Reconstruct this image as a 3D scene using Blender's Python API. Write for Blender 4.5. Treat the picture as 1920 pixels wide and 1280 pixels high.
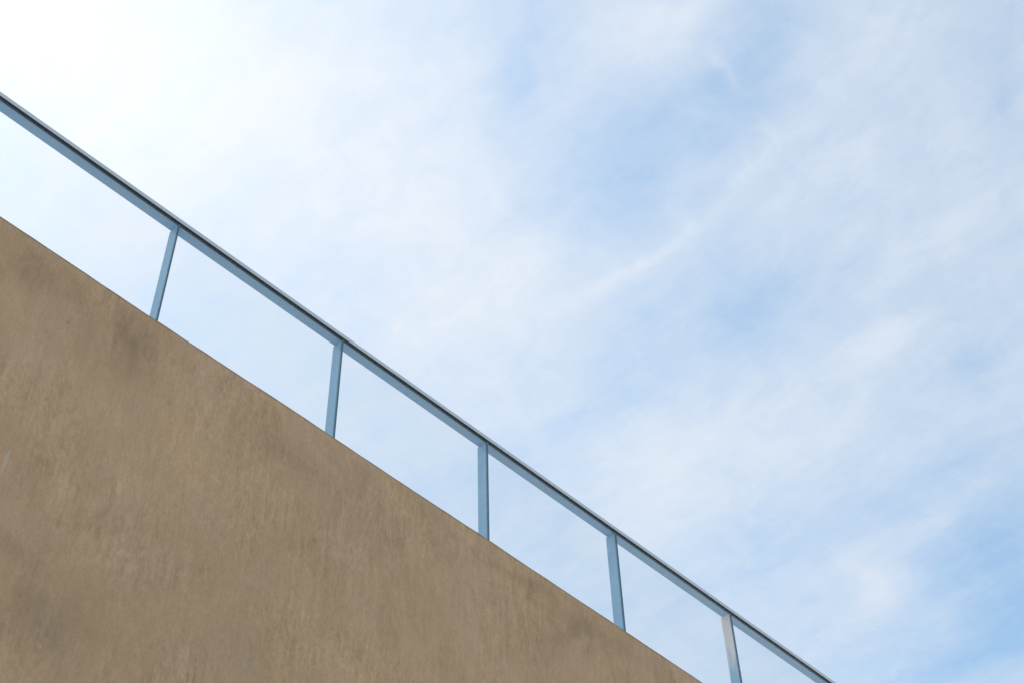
import bpy, math, random
from mathutils import Matrix, Vector, noise

scene = bpy.context.scene
for o in list(bpy.data.objects):
    bpy.data.objects.remove(o, do_unlink=True)
COL = scene.collection

# ------------------------------------------------------------------ camera
EYE = 1.6                                    # a person standing on the pavement
cam_data = bpy.data.cameras.new('camera')
cam = bpy.data.objects.new('camera', cam_data)
COL.objects.link(cam)
fwd = Vector((0.47504348, 0.44468132, 0.75933669))
right = Vector((0.70218156, -0.71164116, -0.02253709))
up = Vector((-0.53035342, -0.54389832, 0.65030752))
m = Matrix((right, up, -fwd)).transposed().to_4x4()
m.translation = (0, 0, EYE)
cam.matrix_world = m
cam_data.sensor_width = 36.0
cam_data.lens = 54.456
cam_data.clip_start = 0.05
cam_data.clip_end = 4000
scene.camera = cam

# ------------------------------------------------------------------ exposure
scene.view_settings.view_transform = 'Standard'
scene.view_settings.look = 'None'
scene.view_settings.gamma = 1.0
scene.view_settings.use_curve_mapping = False
scene.view_settings.exposure = 0.5

# ------------------------------------------------------------------ sun
SUN_EL, SUN_AZ = math.radians(59.0), math.radians(1.0)     # azimuth from +Y towards +X
SUN_DIR = Vector((math.cos(SUN_EL) * math.sin(SUN_AZ), math.cos(SUN_EL) * math.cos(SUN_AZ), math.sin(SUN_EL)))
sun_data = bpy.data.lights.new('sun', 'SUN')
sun_data.energy = 4.2
sun_data.angle = math.radians(0.55)
sun_data.color = (1.0, 0.95, 0.87)
sun = bpy.data.objects.new('sun', sun_data)
COL.objects.link(sun)
sun.rotation_euler = (-SUN_DIR).to_track_quat('-Z', 'Y').to_euler()
sun.location = SUN_DIR * 60

# ------------------------------------------------------------------ sky
# clouds as soft patches on a flat cloud deck overhead: centre (x/z, y/z), two radii, turn, density
CLOUDS = [
    (0.3123, 0.5811, 0.2123, 0.1626, 2.826, 0.45),
    (0.5591, 0.5695, 0.1013, 0.0968, 0.796, 0.28),
    (0.441, 0.3897, 0.1031, 0.0296, 0.846, -0.36),
    (0.5554, 0.389, 0.0777, 0.0564, 1.474, -0.35),
    (0.5841, 0.4317, 0.0537, 0.0295, 1.555, -0.12),
    (0.5655, 0.286, 0.0487, 0.0392, 0.77, -0.36),
    (0.4864, 0.3014, 0.0484, 0.0356, 2.795, 0.36),
    (0.5524, 0.2829, 0.0248, 0.0056, -3.074, 0.2),
    (0.5717, 0.3222, 0.0262, 0.0053, 2.848, 0.1),
    (0.746, 0.4269, 0.0491, 0.0364, -2.518, -0.28),
    (0.7232, 0.5328, 0.0858, 0.0396, 1.514, -0.22),
    (0.6385, 0.4003, 0.135, 0.0091, -1.608, 0.14),
    (0.636, 0.4787, 0.0611, 0.0073, 1.591, 0.15),
    (0.6983, 0.3122, 0.085, 0.0675, 1.507, 0.1),
    (0.6371, 0.1586, 0.0601, 0.0321, 2.095, -0.06),
    (0.7111, 0.1423, 0.0575, 0.0348, 0.433, -0.16),
    (0.5521, 0.2303, 0.0284, 0.0249, 2.939, -0.2),
    (0.848, 0.3688, 0.043, 0.0232, 1.725, 0.36),
    (0.7875, 0.2616, 0.053, 0.0367, -1.88, 0.12),
    (0.9353, 0.335, 0.0359, 0.027, 0.4, -0.22),
    (0.8409, 0.6112, 0.087, 0.0659, 1.119, 0.30),
    (0.8916, 0.495, 0.0852, 0.0719, 2.779, 0.2),
    (0.8867, 0.2653, 0.0268, 0.0233, 2.577, 0.1),
    (1.1976, 0.4541, 0.147, 0.0824, -2.919, -0.55),
    (1.2736, 0.5679, 0.1149, 0.0524, 1.59, -0.35),
    (1.1089, 0.5449, 0.0497, 0.0383, 0.627, 0.36),
    (1.0777, 0.4422, 0.0605, 0.0191, -1.782, 0.22),
    (1.2079, 0.6431, 0.0658, 0.0367, 2.089, -0.05),
    (1.005, 0.5641, 0.092, 0.0475, -1.777, -0.12),
    (0.8498, 0.7137, 0.0386, 0.0284, 2.014, 0.14),
    (0.7902, 0.7199, 0.0663, 0.0397, 3.013, -0.06),
    (0.5359, 0.7586, 0.1522, 0.075, -3.072, 0.1),
    (0.692, 0.6247, 0.0655, 0.0277, -1.709, 0.08),
    (0.2903, 0.7416, 0.0762, 0.0569, -2.964, 0.12),
    (0.7914, 0.2957, 0.1483, 0.014, -1.733, 0.1),
    (0.6176, 0.241, 0.1206, 0.0092, -1.724, 0.08),
]
SKY_STRENGTH = 0.15
world = bpy.data.worlds.new('World')
scene.world = world
world.use_nodes = True
wt = world.node_tree
wt.nodes.clear()


def N(t, kind, **kw):
    n = t.nodes.new(kind)
    for k, v in kw.items():
        setattr(n, k, v)
    return n


def put(t, sock, v):
    if isinstance(v, bpy.types.NodeSocket):
        t.links.new(v, sock)
    else:
        sock.default_value = v


def M(t, op, a, b=None, c=None, clamp=False):
    n = N(t, 'ShaderNodeMath', operation=op, use_clamp=clamp)
    for s, v in zip(n.inputs, (a, b, c)):
        if v is not None:
            put(t, s, v)
    return n.outputs[0]


def V(t, op, a, b=None, scale=None):
    n = N(t, 'ShaderNodeVectorMath', operation=op)
    put(t, n.inputs[0], a)
    if b is not None:
        put(t, n.inputs[1], b)
    if scale is not None:
        put(t, n.inputs['Scale'], scale)
    return n.outputs['Value'] if op in ('DOT_PRODUCT', 'LENGTH') else n.outputs['Vector']


def mapping(t, vec, loc=(0, 0, 0), rot=(0, 0, 0), scale=(1, 1, 1), kind='POINT'):
    n = N(t, 'ShaderNodeMapping', vector_type=kind)
    put(t, n.inputs['Vector'], vec)
    n.inputs['Location'].default_value = loc
    n.inputs['Rotation'].default_value = rot
    n.inputs['Scale'].default_value = scale
    return n.outputs['Vector']


def noise_tex(t, vec, scale, detail=4, rough=0.5, dist=0.0, color=False):
    n = N(t, 'ShaderNodeTexNoise')
    put(t, n.inputs['Vector'], vec)
    n.inputs['Scale'].default_value = scale
    n.inputs['Detail'].default_value = detail
    n.inputs['Roughness'].default_value = rough
    n.inputs['Distortion'].default_value = dist
    return n.outputs['Color'] if color else n.outputs[0]


def ramp(t, v, a, b, lo=0.0, hi=1.0, smooth=True):
    n = N(t, 'ShaderNodeMapRange', interpolation_type='SMOOTHSTEP' if smooth else 'LINEAR')
    for k, x in (('Value', v), ('From Min', a), ('From Max', b), ('To Min', lo), ('To Max', hi)):
        put(t, n.inputs[k], x)
    return n.outputs[0]


def mix(t, f, a, b, blend='MIX'):
    n = N(t, 'ShaderNodeMix', data_type='RGBA', blend_type=blend)
    put(t, n.inputs[0], f)
    put(t, n.inputs[6], a)
    put(t, n.inputs[7], b)
    return n.outputs[2]


def build_sky():
    t = wt
    out = N(t, 'ShaderNodeOutputWorld')
    bg = N(t, 'ShaderNodeBackground')
    bg.inputs['Strength'].default_value = SKY_STRENGTH
    t.links.new(bg.outputs[0], out.inputs[0])
    sky = N(t, 'ShaderNodeTexSky', sky_type='NISHITA')
    sky.sun_disc = False
    sky.sun_elevation = SUN_EL
    sky.sun_rotation = SUN_AZ
    sky.altitude = 0
    sky.air_density = 1.0
    sky.dust_density = 0.15
    sky.ozone_density = 0.1
    d = N(t, 'ShaderNodeTexCoord').outputs['Generated']
    sep = N(t, 'ShaderNodeSeparateXYZ')
    t.links.new(d, sep.inputs[0])
    z = M(t, 'MAXIMUM', sep.outputs[2], 0.12)
    comb = N(t, 'ShaderNodeCombineXYZ')
    t.links.new(M(t, 'DIVIDE', sep.outputs[0], z), comb.inputs[0])
    t.links.new(M(t, 'DIVIDE', sep.outputs[1], z), comb.inputs[1])
    uv = comb.outputs[0]
    # two warps bend the patches into ragged cloud shapes
    w1 = V(t, 'SCALE', V(t, 'SUBTRACT', noise_tex(t, uv, 6.0, 5, 0.55, color=True), (0.5, 0.5, 0.5)), scale=0.065)
    w2 = V(t, 'SCALE', V(t, 'SUBTRACT', noise_tex(t, uv, 26.0, 4, 0.6, color=True), (0.5, 0.5, 0.5)), scale=0.020)
    p = V(t, 'ADD', uv, V(t, 'ADD', w1, w2))
    flat = N(t, 'ShaderNodeVectorMath', operation='MULTIPLY')
    t.links.new(p, flat.inputs[0])
    flat.inputs[1].default_value = (1, 1, 0)
    p = flat.outputs[0]
    dens = None
    for (u, v, a, b, r, amp) in CLOUDS:
        q = mapping(t, p, (u, v, 0), (0, 0, r), (a, b, 1), 'TEXTURE')
        g = M(t, 'POWER', 2.71828, M(t, 'MULTIPLY', V(t, 'DOT_PRODUCT', q, q), -1.0))
        dens = M(t, 'MULTIPLY_ADD', g, amp, 0.56 if dens is None else dens)
    # wisps drawn out along the wind, then fine tufts
    wind = mapping(t, p, rot=(0, 0, math.radians(4)), scale=(15.0, 4.5, 1))
    wisp = noise_tex(t, wind, 1.0, 6, 0.55, 0.4)
    fibre = noise_tex(t, mapping(t, p, (3, 1, 0), (0, 0, math.radians(-5)), (55.0, 13.0, 1)), 1.0, 5, 0.6, 0.6)
    tuft = noise_tex(t, uv, 24.0, 8, 0.66, 0.5)
    puff = noise_tex(t, uv, 5.5, 4, 0.5, 0.3)
    dens = M(t, 'ADD', dens, M(t, 'MULTIPLY', M(t, 'SUBTRACT', wisp, 0.5), 0.50))
    dens = M(t, 'ADD', dens, M(t, 'MULTIPLY', M(t, 'SUBTRACT', fibre, 0.5), 0.24))
    dens = M(t, 'ADD', dens, M(t, 'MULTIPLY', M(t, 'SUBTRACT', tuft, 0.5), 0.52))
    dens = M(t, 'ADD', dens, M(t, 'MULTIPLY', M(t, 'SUBTRACT', puff, 0.5), 0.20))
    dens = ramp(t, dens, 0.0, 1.05, 0.0, 1.0, smooth=False)
    cover = M(t, 'MULTIPLY_ADD', dens, 0.82, 0.16)
    # light scattered forward by thin cloud round the sun
    ang = M(t, 'ARCCOSINE', M(t, 'MINIMUM', V(t, 'DOT_PRODUCT', d, tuple(SUN_DIR)), 0.99999))
    near = M(t, 'POWER', 2.71828, M(t, 'MULTIPLY', ang, -1.0 / math.radians(10.5)))
    glow = M(t, 'MULTIPLY_ADD', near, GLOW, 1.0)
    warm = mix(t, near, (*CLOUD_COL, 1), (4.2, 4.05, 3.95, 1))
    clear = mix(t, 1.0, sky.outputs[0], (0.91, 1.05, 0.955, 1), 'MULTIPLY')      # the camera's white balance
    t.links.new(V(t, 'SCALE', mix(t, cover, clear, warm), scale=glow), bg.inputs['Color'])


CLOUD_COL = (3.64, 3.93, 4.32)
GLOW = 0.68
build_sky()

# ------------------------------------------------------------------ helpers


def new_mat(name):
    mt = bpy.data.materials.new(name)
    mt.use_nodes = True
    t = mt.node_tree
    b = t.nodes['Principled BSDF']
    return mt, t, b


def bump(t, b, height, strength, dist):
    n = N(t, 'ShaderNodeBump')
    n.inputs['Strength'].default_value = strength
    n.inputs['Distance'].default_value = dist
    t.links.new(height, n.inputs['Height'])
    t.links.new(n.outputs[0], b.inputs['Normal'])


def mesh_obj(name, verts, faces, mat, parent=None, smooth=False):
    me = bpy.data.meshes.new(name)
    me.from_pydata(verts, [], faces)
    me.update()
    if smooth:
        for f in me.polygons:
            f.use_smooth = True
    me.materials.append(mat)
    o = bpy.data.objects.new(name, me)
    COL.objects.link(o)
    if parent is not None:
        o.parent = parent
    return o


def tag(o, **kw):
    for k, v in kw.items():
        o[k] = v
    return o


def box_data(x0, x1, y0, y1, z0, z1, c=0.0):
    """A box, its upright and level edges chamfered by c."""
    if c <= 0:
        v = [(x, y, z) for z in (z0, z1) for y in (y0, y1) for x in (x0, x1)]
        f = [(0, 2, 3, 1), (4, 5, 7, 6), (0, 1, 5, 4), (2, 6, 7, 3), (0, 4, 6, 2), (1, 3, 7, 5)]
        return v, f
    ring = [(x0 + c, y0), (x1 - c, y0), (x1, y0 + c), (x1, y1 - c), (x1 - c, y1), (x0 + c, y1), (x0, y1 - c), (x0, y0 + c)]
    v = [(x, y, z) for z in (z0, z1) for x, y in ring]
    f = [tuple(range(7, -1, -1)), tuple(range(8, 16))]
    f += [(i, (i + 1) % 8, (i + 1) % 8 + 8, i + 8) for i in range(8)]
    return v, f


def sweep_data(profile, x0, x1, steps=1):
    """A closed (y, z) outline, counter-clockwise seen from +x, drawn along x."""
    n = len(profile)
    v = [(x0 + (x1 - x0) * k / steps, y, z) for k in range(steps + 1) for y, z in profile]
    f = []
    for k in range(steps):
        for i in range(n):
            j = (i + 1) % n
            f.append((k * n + i, k * n + j, (k + 1) * n + j, (k + 1) * n + i)[::-1])
    f.append(tuple(range(n)))
    f.append(tuple(range(steps * n, (steps + 1) * n))[::-1])
    return v, f


# ------------------------------------------------------------------ materials
def stucco():
    mt, t, b = new_mat('brown_stucco')
    p = N(t, 'ShaderNodeTexCoord').outputs['Object']
    sep = N(t, 'ShaderNodeSeparateXYZ')
    t.links.new(p, sep.inputs[0])
    x, z = sep.outputs[0], sep.outputs[2]
    broad = noise_tex(t, mapping(t, p, scale=(0.55, 0.5, 0.38)), 1.0, 4, 0.55, 0.6)
    blotch = noise_tex(t, mapping(t, p, scale=(3.0, 1, 2.0)), 1.0, 5, 0.6, 0.8)
    streak = noise_tex(t, mapping(t, p, scale=(21.0, 1, 2.6)), 1.0, 5, 0.62, 0.25)
    fine = noise_tex(t, mapping(t, p, scale=(40.0, 20, 17.0)), 1.0, 5, 0.62, 0.5)
    patchy = ramp(t, noise_tex(t, mapping(t, p, (9, 0, 4), scale=(1.5, 1, 1.2)), 1.0, 4, 0.6, 0.8), 0.35, 0.65, 0.35, 1.0)
    grain = noise_tex(t, mapping(t, p, scale=(85.0, 85, 55.0)), 1.0, 3, 0.7)
    hue = noise_tex(t, mapping(t, p, (3, 0, 7), scale=(1.6, 1, 1.1)), 1.0, 5, 0.6, 0.5)
    c = mix(t, ramp(t, broad, 0.3, 0.7), (0.376, 0.268, 0.169, 1), (0.430, 0.304, 0.193, 1))
    c = mix(t, ramp(t, hue, 0.40, 0.72, 0, 0.6), c, (0.405, 0.299, 0.219, 1))
    val = M(t, 'MULTIPLY_ADD', M(t, 'SUBTRACT', blotch, 0.5), 0.27, 1.0)
    val = M(t, 'ADD', val, M(t, 'MULTIPLY', M(t, 'MULTIPLY', M(t, 'SUBTRACT', streak, 0.5), patchy), 0.62))
    val = M(t, 'ADD', val, M(t, 'MULTIPLY', M(t, 'MULTIPLY', M(t, 'SUBTRACT', fine, 0.5), patchy), 0.76))
    val = M(t, 'ADD', val, M(t, 'MULTIPLY', M(t, 'SUBTRACT', grain, 0.5), 0.42))
    # damp runs down from the coping: blotches that thin out about half a metre below it
    depth = M(t, 'SUBTRACT', TOP, z)
    run = M(t, 'MULTIPLY', ramp(t, noise_tex(t, mapping(t, p, scale=(2.2, 1, 1.1)), 1.0, 5, 0.62, 0.9), 0.50, 0.72), ramp(t, depth, 0.02, 0.16))
    run = M(t, 'MULTIPLY', run, ramp(t, depth, 0.25, 0.95, 1, 0))
    run = M(t, 'MULTIPLY', run, ramp(t, streak, 0.25, 0.7, 0.55, 1.0))
    val = M(t, 'MULTIPLY', val, M(t, 'MULTIPLY_ADD', run, -0.34, 1.0))
    # two darker stains: below the first post seen, and one lower on the left
    for sx, sz, rx, rz, amt in STAINS:
        q = mapping(t, V(t, 'ADD', p, V(t, 'SCALE', V(t, 'SUBTRACT', noise_tex(t, p, 5.0, 4, 0.6, color=True), (0.5, 0.5, 0.5)), scale=0.30)), (sx, 0, sz), (0, 0, 0), (rx, 1e3, rz), 'TEXTURE')
        g = M(t, 'POWER', 2.71828, M(t, 'MULTIPLY', V(t, 'DOT_PRODUCT', q, q), -1.0))
        val = M(t, 'MULTIPLY', val, M(t, 'MULTIPLY_ADD', g, -amt, 1.0))
    # small dark pits left by the trowel
    vo = N(t, 'ShaderNodeTexVoronoi', feature='F1')
    t.links.new(mapping(t, p, scale=(9.0, 1, 7.0)), vo.inputs['Vector'])
    vo.inputs['Scale'].default_value = 1.0
    hole = M(t, 'MULTIPLY', ramp(t, vo.outputs['Distance'], 0.05, 0.17, 1, 0), ramp(t, noise_tex(t, p, 3.1, 3, 0.6), 0.50, 0.62))
    val = M(t, 'MULTIPLY', val, M(t, 'MULTIPLY_ADD', hole, -0.15, 1.0))
    # narrow darker line along the arris, uneven in strength
    rim = M(t, 'MULTIPLY', ramp(t, depth, 0.008, 0.026, 1, 0), ramp(t, noise_tex(t, mapping(t, p, scale=(9, 1, 9)), 1.0, 3, 0.6), 0.25, 0.6, 0.55, 1.0))
    val = M(t, 'MULTIPLY', val, M(t, 'MULTIPLY_ADD', rim, -0.40, 1.0))
    c = mix(t, 1.0, c, V(t, 'SCALE', (1, 1, 1), scale=val), 'MULTIPLY')
    # pale scrapes, and faint rust weeps below the posts
    for sx, sz, rx, rz, turn, amt in SCRAPES:
        q = mapping(t, V(t, 'ADD', p, V(t, 'SCALE', V(t, 'SUBTRACT', noise_tex(t, p, 30.0, 2, 0.5, color=True), (0.5, 0.5, 0.5)), scale=0.02)), (sx, 0, sz), (0, turn, 0), (rx, 1e3, rz), 'TEXTURE')
        g = ramp(t, V(t, 'DOT_PRODUCT', q, q), 0.5, 1.3, amt, 0)
        c = mix(t, g, c, (0.47, 0.46, 0.47, 1))
    per = M(t, 'ABSOLUTE', M(t, 'SUBTRACT', M(t, 'FRACT', M(t, 'DIVIDE', M(t, 'SUBTRACT', x, P0 - 0.75), STEP)), 0.5))
    weep = M(t, 'MULTIPLY', ramp(t, per, 0.005, 0.060, 1, 0), ramp(t, depth, 0.0, 0.14, 1, 0))
    weep = M(t, 'MULTIPLY', weep, ramp(t, fine, 0.3, 0.65))
    c = mix(t, M(t, 'MULTIPLY', weep, 0.5), c, (0.30, 0.185, 0.085, 1))
    t.links.new(c, b.inputs['Base Color'])
    b.inputs['Roughness'].default_value = 0.92
    b.inputs['Specular IOR Level'].default_value = 0.25
    # relief: vertical trowel drags, patches dragged aslant, sand grain
    slant = noise_tex(t, mapping(t, p, rot=(0, math.radians(6), 0), scale=(26, 1, 5.0)), 1.0, 5, 0.6, 0.5)
    where = ramp(t, noise_tex(t, mapping(t, p, (5, 0, 2), scale=(0.6, 1, 0.6)), 1.0, 2, 0.5), 0.46, 0.60)
    h = M(t, 'ADD', M(t, 'MULTIPLY', streak, 0.5), M(t, 'MULTIPLY', fine, 0.35))
    h = M(t, 'ADD', h, M(t, 'MULTIPLY', M(t, 'MULTIPLY', slant, where), 1.0))
    h = M(t, 'ADD', h, M(t, 'MULTIPLY', grain, 0.12))
    bump(t, b, h, 0.8, 0.012)
    return mt


def paint(name, col, rough=0.42, painted_glint=False, spec=0.5):
    mt, t, b = new_mat(name)
    b.inputs['Specular IOR Level'].default_value = spec
    p = N(t, 'ShaderNodeTexCoord').outputs['Object']
    n1 = noise_tex(t, mapping(t, p, scale=(1.3, 6, 6)), 1.0, 5, 0.6)
    n2 = noise_tex(t, p, 45.0, 4, 0.6)
    val = M(t, 'ADD', M(t, 'MULTIPLY_ADD', M(t, 'SUBTRACT', n1, 0.5), 0.30, 1.0), M(t, 'MULTIPLY', M(t, 'SUBTRACT', n2, 0.5), 0.22))
    c = mix(t, 1.0, col, V(t, 'SCALE', (1, 1, 1), scale=val), 'MULTIPLY')
    if painted_glint:                      # pale pinkish grey reflection painted into this post's colour over its upper part
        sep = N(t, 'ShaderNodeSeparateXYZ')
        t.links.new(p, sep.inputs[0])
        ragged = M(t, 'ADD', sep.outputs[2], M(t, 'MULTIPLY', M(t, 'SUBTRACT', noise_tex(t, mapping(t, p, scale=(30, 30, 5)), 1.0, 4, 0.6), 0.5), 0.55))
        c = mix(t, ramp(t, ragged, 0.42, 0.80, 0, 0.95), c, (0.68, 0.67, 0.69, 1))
    t.links.new(c, b.inputs['Base Color'])
    t.links.new(ramp(t, n2, 0.3, 0.7, rough - 0.06, rough + 0.10), b.inputs['Roughness'])
    bump(t, b, n1, 0.10, 0.002)
    return mt


def glass():
    mt = bpy.data.materials.new('clear_glass')
    mt.use_nodes = True
    t = mt.node_tree
    t.nodes.clear()
    out = N(t, 'ShaderNodeOutputMaterial')
    tr = N(t, 'ShaderNodeBsdfTransparent')
    tr.inputs[0].default_value = (0.985, 0.994, 0.995, 1)
    gl = N(t, 'ShaderNodeBsdfGlossy')
    gl.inputs['Roughness'].default_value = 0.01
    lw = N(t, 'ShaderNodeLayerWeight')
    lw.inputs['Blend'].default_value = 0.5
    schlick = M(t, 'MULTIPLY_ADD', M(t, 'POWER', lw.outputs['Facing'], 5.0), 0.96, 0.04)
    mx = N(t, 'ShaderNodeMixShader')
    t.links.new(schlick, mx.inputs[0])
    t.links.new(tr.outputs[0], mx.inputs[1])
    t.links.new(gl.outputs[0], mx.inputs[2])
    t.links.new(mx.outputs[0], out.inputs[0])
    return mt


def paving():
    mt, t, b = new_mat('pale_paving')
    p = N(t, 'ShaderNodeTexCoord').outputs['Object']
    a = noise_tex(t, p, 0.35, 5, 0.6)
    g = noise_tex(t, p, 40.0, 3, 0.6)
    c = mix(t, a, (0.36, 0.325, 0.275, 1), (0.47, 0.425, 0.36, 1))
    c = mix(t, ramp(t, g, 0.3, 0.7, 0, 0.35), c, (0.24, 0.23, 0.22, 1))
    t.links.new(c, b.inputs['Base Color'])
    b.inputs['Roughness'].default_value = 0.9
    bump(t, b, g, 0.3, 0.004)
    return mt


FACE = 5.914            # distance of the wall face
TOP = 9.221             # height of the wall
STAINS = [(2.90, 8.88, 0.15, 0.30, 0.28), (2.78, 6.66, 0.26, 0.22, 0.20), (4.2, 8.78, 0.45, 0.16, 0.12), (6.3, 9.02, 0.45, 0.06, 0.14), (7.3, 9.02, 0.35, 0.06, 0.12), (2.3, 8.95, 0.25, 0.10, 0.12), (2.5, 6.98, 0.20, 0.06, 0.10)]
SCRAPES = [(2.356, 7.49, 0.010, 0.10, 0.03, 0.34), (3.48, 8.275, 0.045, 0.008, 0.2, 0.22), (3.64, 8.235, 0.055, 0.009, 0.15, 0.30)]
P0, STEP = 3.0545, 1.5  # right-hand edge of the first post in view, post spacing

# ------------------------------------------------------------------ ground
S = 1500.0
g = mesh_obj('ground', [(-S, -S, 0), (S, -S, 0), (S, S, 0), (-S, S, 0)], [(0, 1, 2, 3)], paving())
tag(g, kind='structure', label='pale paved ground in front of the brown wall', category='ground')

# ------------------------------------------------------------------ the building: a blank stucco wall with a rounded arris
def build_wall():
    x0, x1, nx = -4.0, 18.0, 440
    back = FACE + 8.0
    r = 0.007
    prof = [(FACE, TOP * k / 110 * (TOP - r) / TOP) for k in range(110)]
    prof += [(FACE + r - r * math.cos(a), TOP - r + r * math.sin(a)) for a in [math.radians(d) for d in (0, 30, 60, 90)]]
    prof += [(FACE + 0.10, TOP), (FACE + 0.35, TOP), (back, TOP), (back, 0.0)]
    n = len(prof)
    verts = []
    for k in range(nx + 1):
        x = x0 + (x1 - x0) * k / nx
        for i, (y, z) in enumerate(prof):
            dy = dz = 0.0
            if i < 114:
                q = Vector((x, 0.0, z))
                dy = 0.010 * noise.noise(q * 0.55) + 0.004 * noise.noise(q * 2.3) + 0.0016 * noise.noise(Vector((x * 9.0, 3.0, z * 2.5)))
                if i >= 110:
                    dz = 0.0045 * noise.noise(Vector((x * 1.1, 7.0, 0))) + 0.0035 * noise.noise(Vector((x * 6.0, 1.0, 0)))
                    if i == 113:
                        dz = min(dz, 0.001)
            verts.append((x, y + dy, z + dz))
    faces = []
    for k in range(nx):
        for i in range(n):
            j = (i + 1) % n
            faces.append((k * n + i, (k + 1) * n + i, (k + 1) * n + j, k * n + j))
    faces.append(tuple(range(n)))
    faces.append(tuple(range(nx * n, (nx + 1) * n))[::-1])
    o = mesh_obj('building', verts, faces, stucco(), smooth=False)
    for f in o.data.polygons:
        f.use_smooth = len(f.vertices) == 4
    tag(o, label='blank brown stucco building wall with dark streaks under a glass railing', category='building')


build_wall()

# ------------------------------------------------------------------ the railing
FRONT = 5.962           # front of the glass
RAIL = 10.315           # underside of the handrail
CAP = 10.382            # top of the handrail
X0, X1 = P0 - 4 * STEP - 0.012, P0 + 9 * STEP
PAINT = (0.215, 0.43, 0.65, 1)
blue = paint('blue_grey_paint', PAINT)
glint_blue = paint('blue_grey_paint_with_glint', PAINT, painted_glint=True)  # same paint, with a pale reflection put into its colour
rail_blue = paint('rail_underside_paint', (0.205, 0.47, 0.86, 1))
pale = paint('pale_grey_metal', (0.42, 0.49, 0.57, 1), 0.35)
dark = paint('dark_rubber', (0.014, 0.030, 0.045, 1), 0.7, spec=0.15)
slate = paint('slate_gasket', (0.060, 0.135, 0.190, 1), 0.5, spec=0.3)
pane_glass = glass()

railing = bpy.data.objects.new('railing', None)
COL.objects.link(railing)
railing.location = (P0, FRONT, TOP)
tag(railing, label='blue grey metal railing with glass panes along the top of the brown wall', category='railing')
L = Vector((P0, FRONT, TOP))


def part(name, data, mat, parent=railing, base=None, smooth=False):
    v, f = data
    b = Vector(base) if base is not None else L
    o = mesh_obj(name, [tuple(Vector(p) - b) for p in v], f, mat, None, smooth)
    o.location = b - L if parent is railing else (0, 0, 0)
    o.parent = parent
    return o


# handrail: flat underside, half-round nose, flat top; the dark glazing gasket runs under the nose
r = 0.018
zb = RAIL + 0.019
prof = [(FRONT + 0.017, RAIL + 0.004), (FRONT + 0.090, RAIL + 0.004), (FRONT + 0.093, RAIL + 0.007), (FRONT + 0.093, zb - 0.001), (FRONT + 0.017, zb - 0.001)]
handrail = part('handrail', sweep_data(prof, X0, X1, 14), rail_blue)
prof = [(FRONT + 0.094, zb), (FRONT + 0.096, zb + 0.003), (FRONT + 0.096, CAP - 0.010), (FRONT + 0.088, CAP)]
prof += [(FRONT - 0.004 + r - r * math.sin(a), CAP - r + r * math.cos(a)) for a in [math.radians(d) for d in (0, 15, 30, 45, 60, 75, 90)]]
prof += [(FRONT - 0.004, zb + 0.002), (FRONT - 0.002, zb)]
part('cap', sweep_data(prof, X0, X1, 14), pale, handrail, base=L)
gp = [(FRONT - 0.001, RAIL), (FRONT + 0.016, RAIL), (FRONT + 0.016, zb - 0.001), (FRONT - 0.001, zb - 0.001)]
part('gasket', sweep_data(gp, X0, X1, 14), dark, handrail, base=L)

base = (P0, FRONT, TOP)
first_post = part('post', box_data(P0 - 0.0118, P0 - 0.0010, FRONT + 0.013, FRONT + 0.108, TOP - 0.003, RAIL + 0.0035, 0.0028), blue, base=base)
first_joint = part('joint_strip', box_data(P0 - 0.0105, P0, FRONT, FRONT + 0.0125, TOP + 0.001, RAIL - 0.001), slate, first_post, base=base)
gap = 0.0012
first_pane = part('glass_pane', box_data(P0 + gap, P0 + STEP - 0.0105 - gap, FRONT + 0.001, FRONT + 0.0115, TOP + 0.002, RAIL - 0.001, 0.0008), pane_glass, base=base)

for k in range(-4, 10):
    if k == 0:
        continue
    dx = Vector((k * STEP, 0, 0))
    post = first_post.copy()
    post.location = first_post.location + dx
    COL.objects.link(post)
    post.parent = railing
    joint = first_joint.copy()
    COL.objects.link(joint)
    joint.parent = post
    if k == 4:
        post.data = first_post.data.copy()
        post.data.materials[0] = glint_blue
        post['label'] = 'post with a pale reflection painted on its upper half'
    if k < 9:
        pane = first_pane.copy()
        pane.location = first_pane.location + dx
        COL.objects.link(pane)
        pane.parent = railing
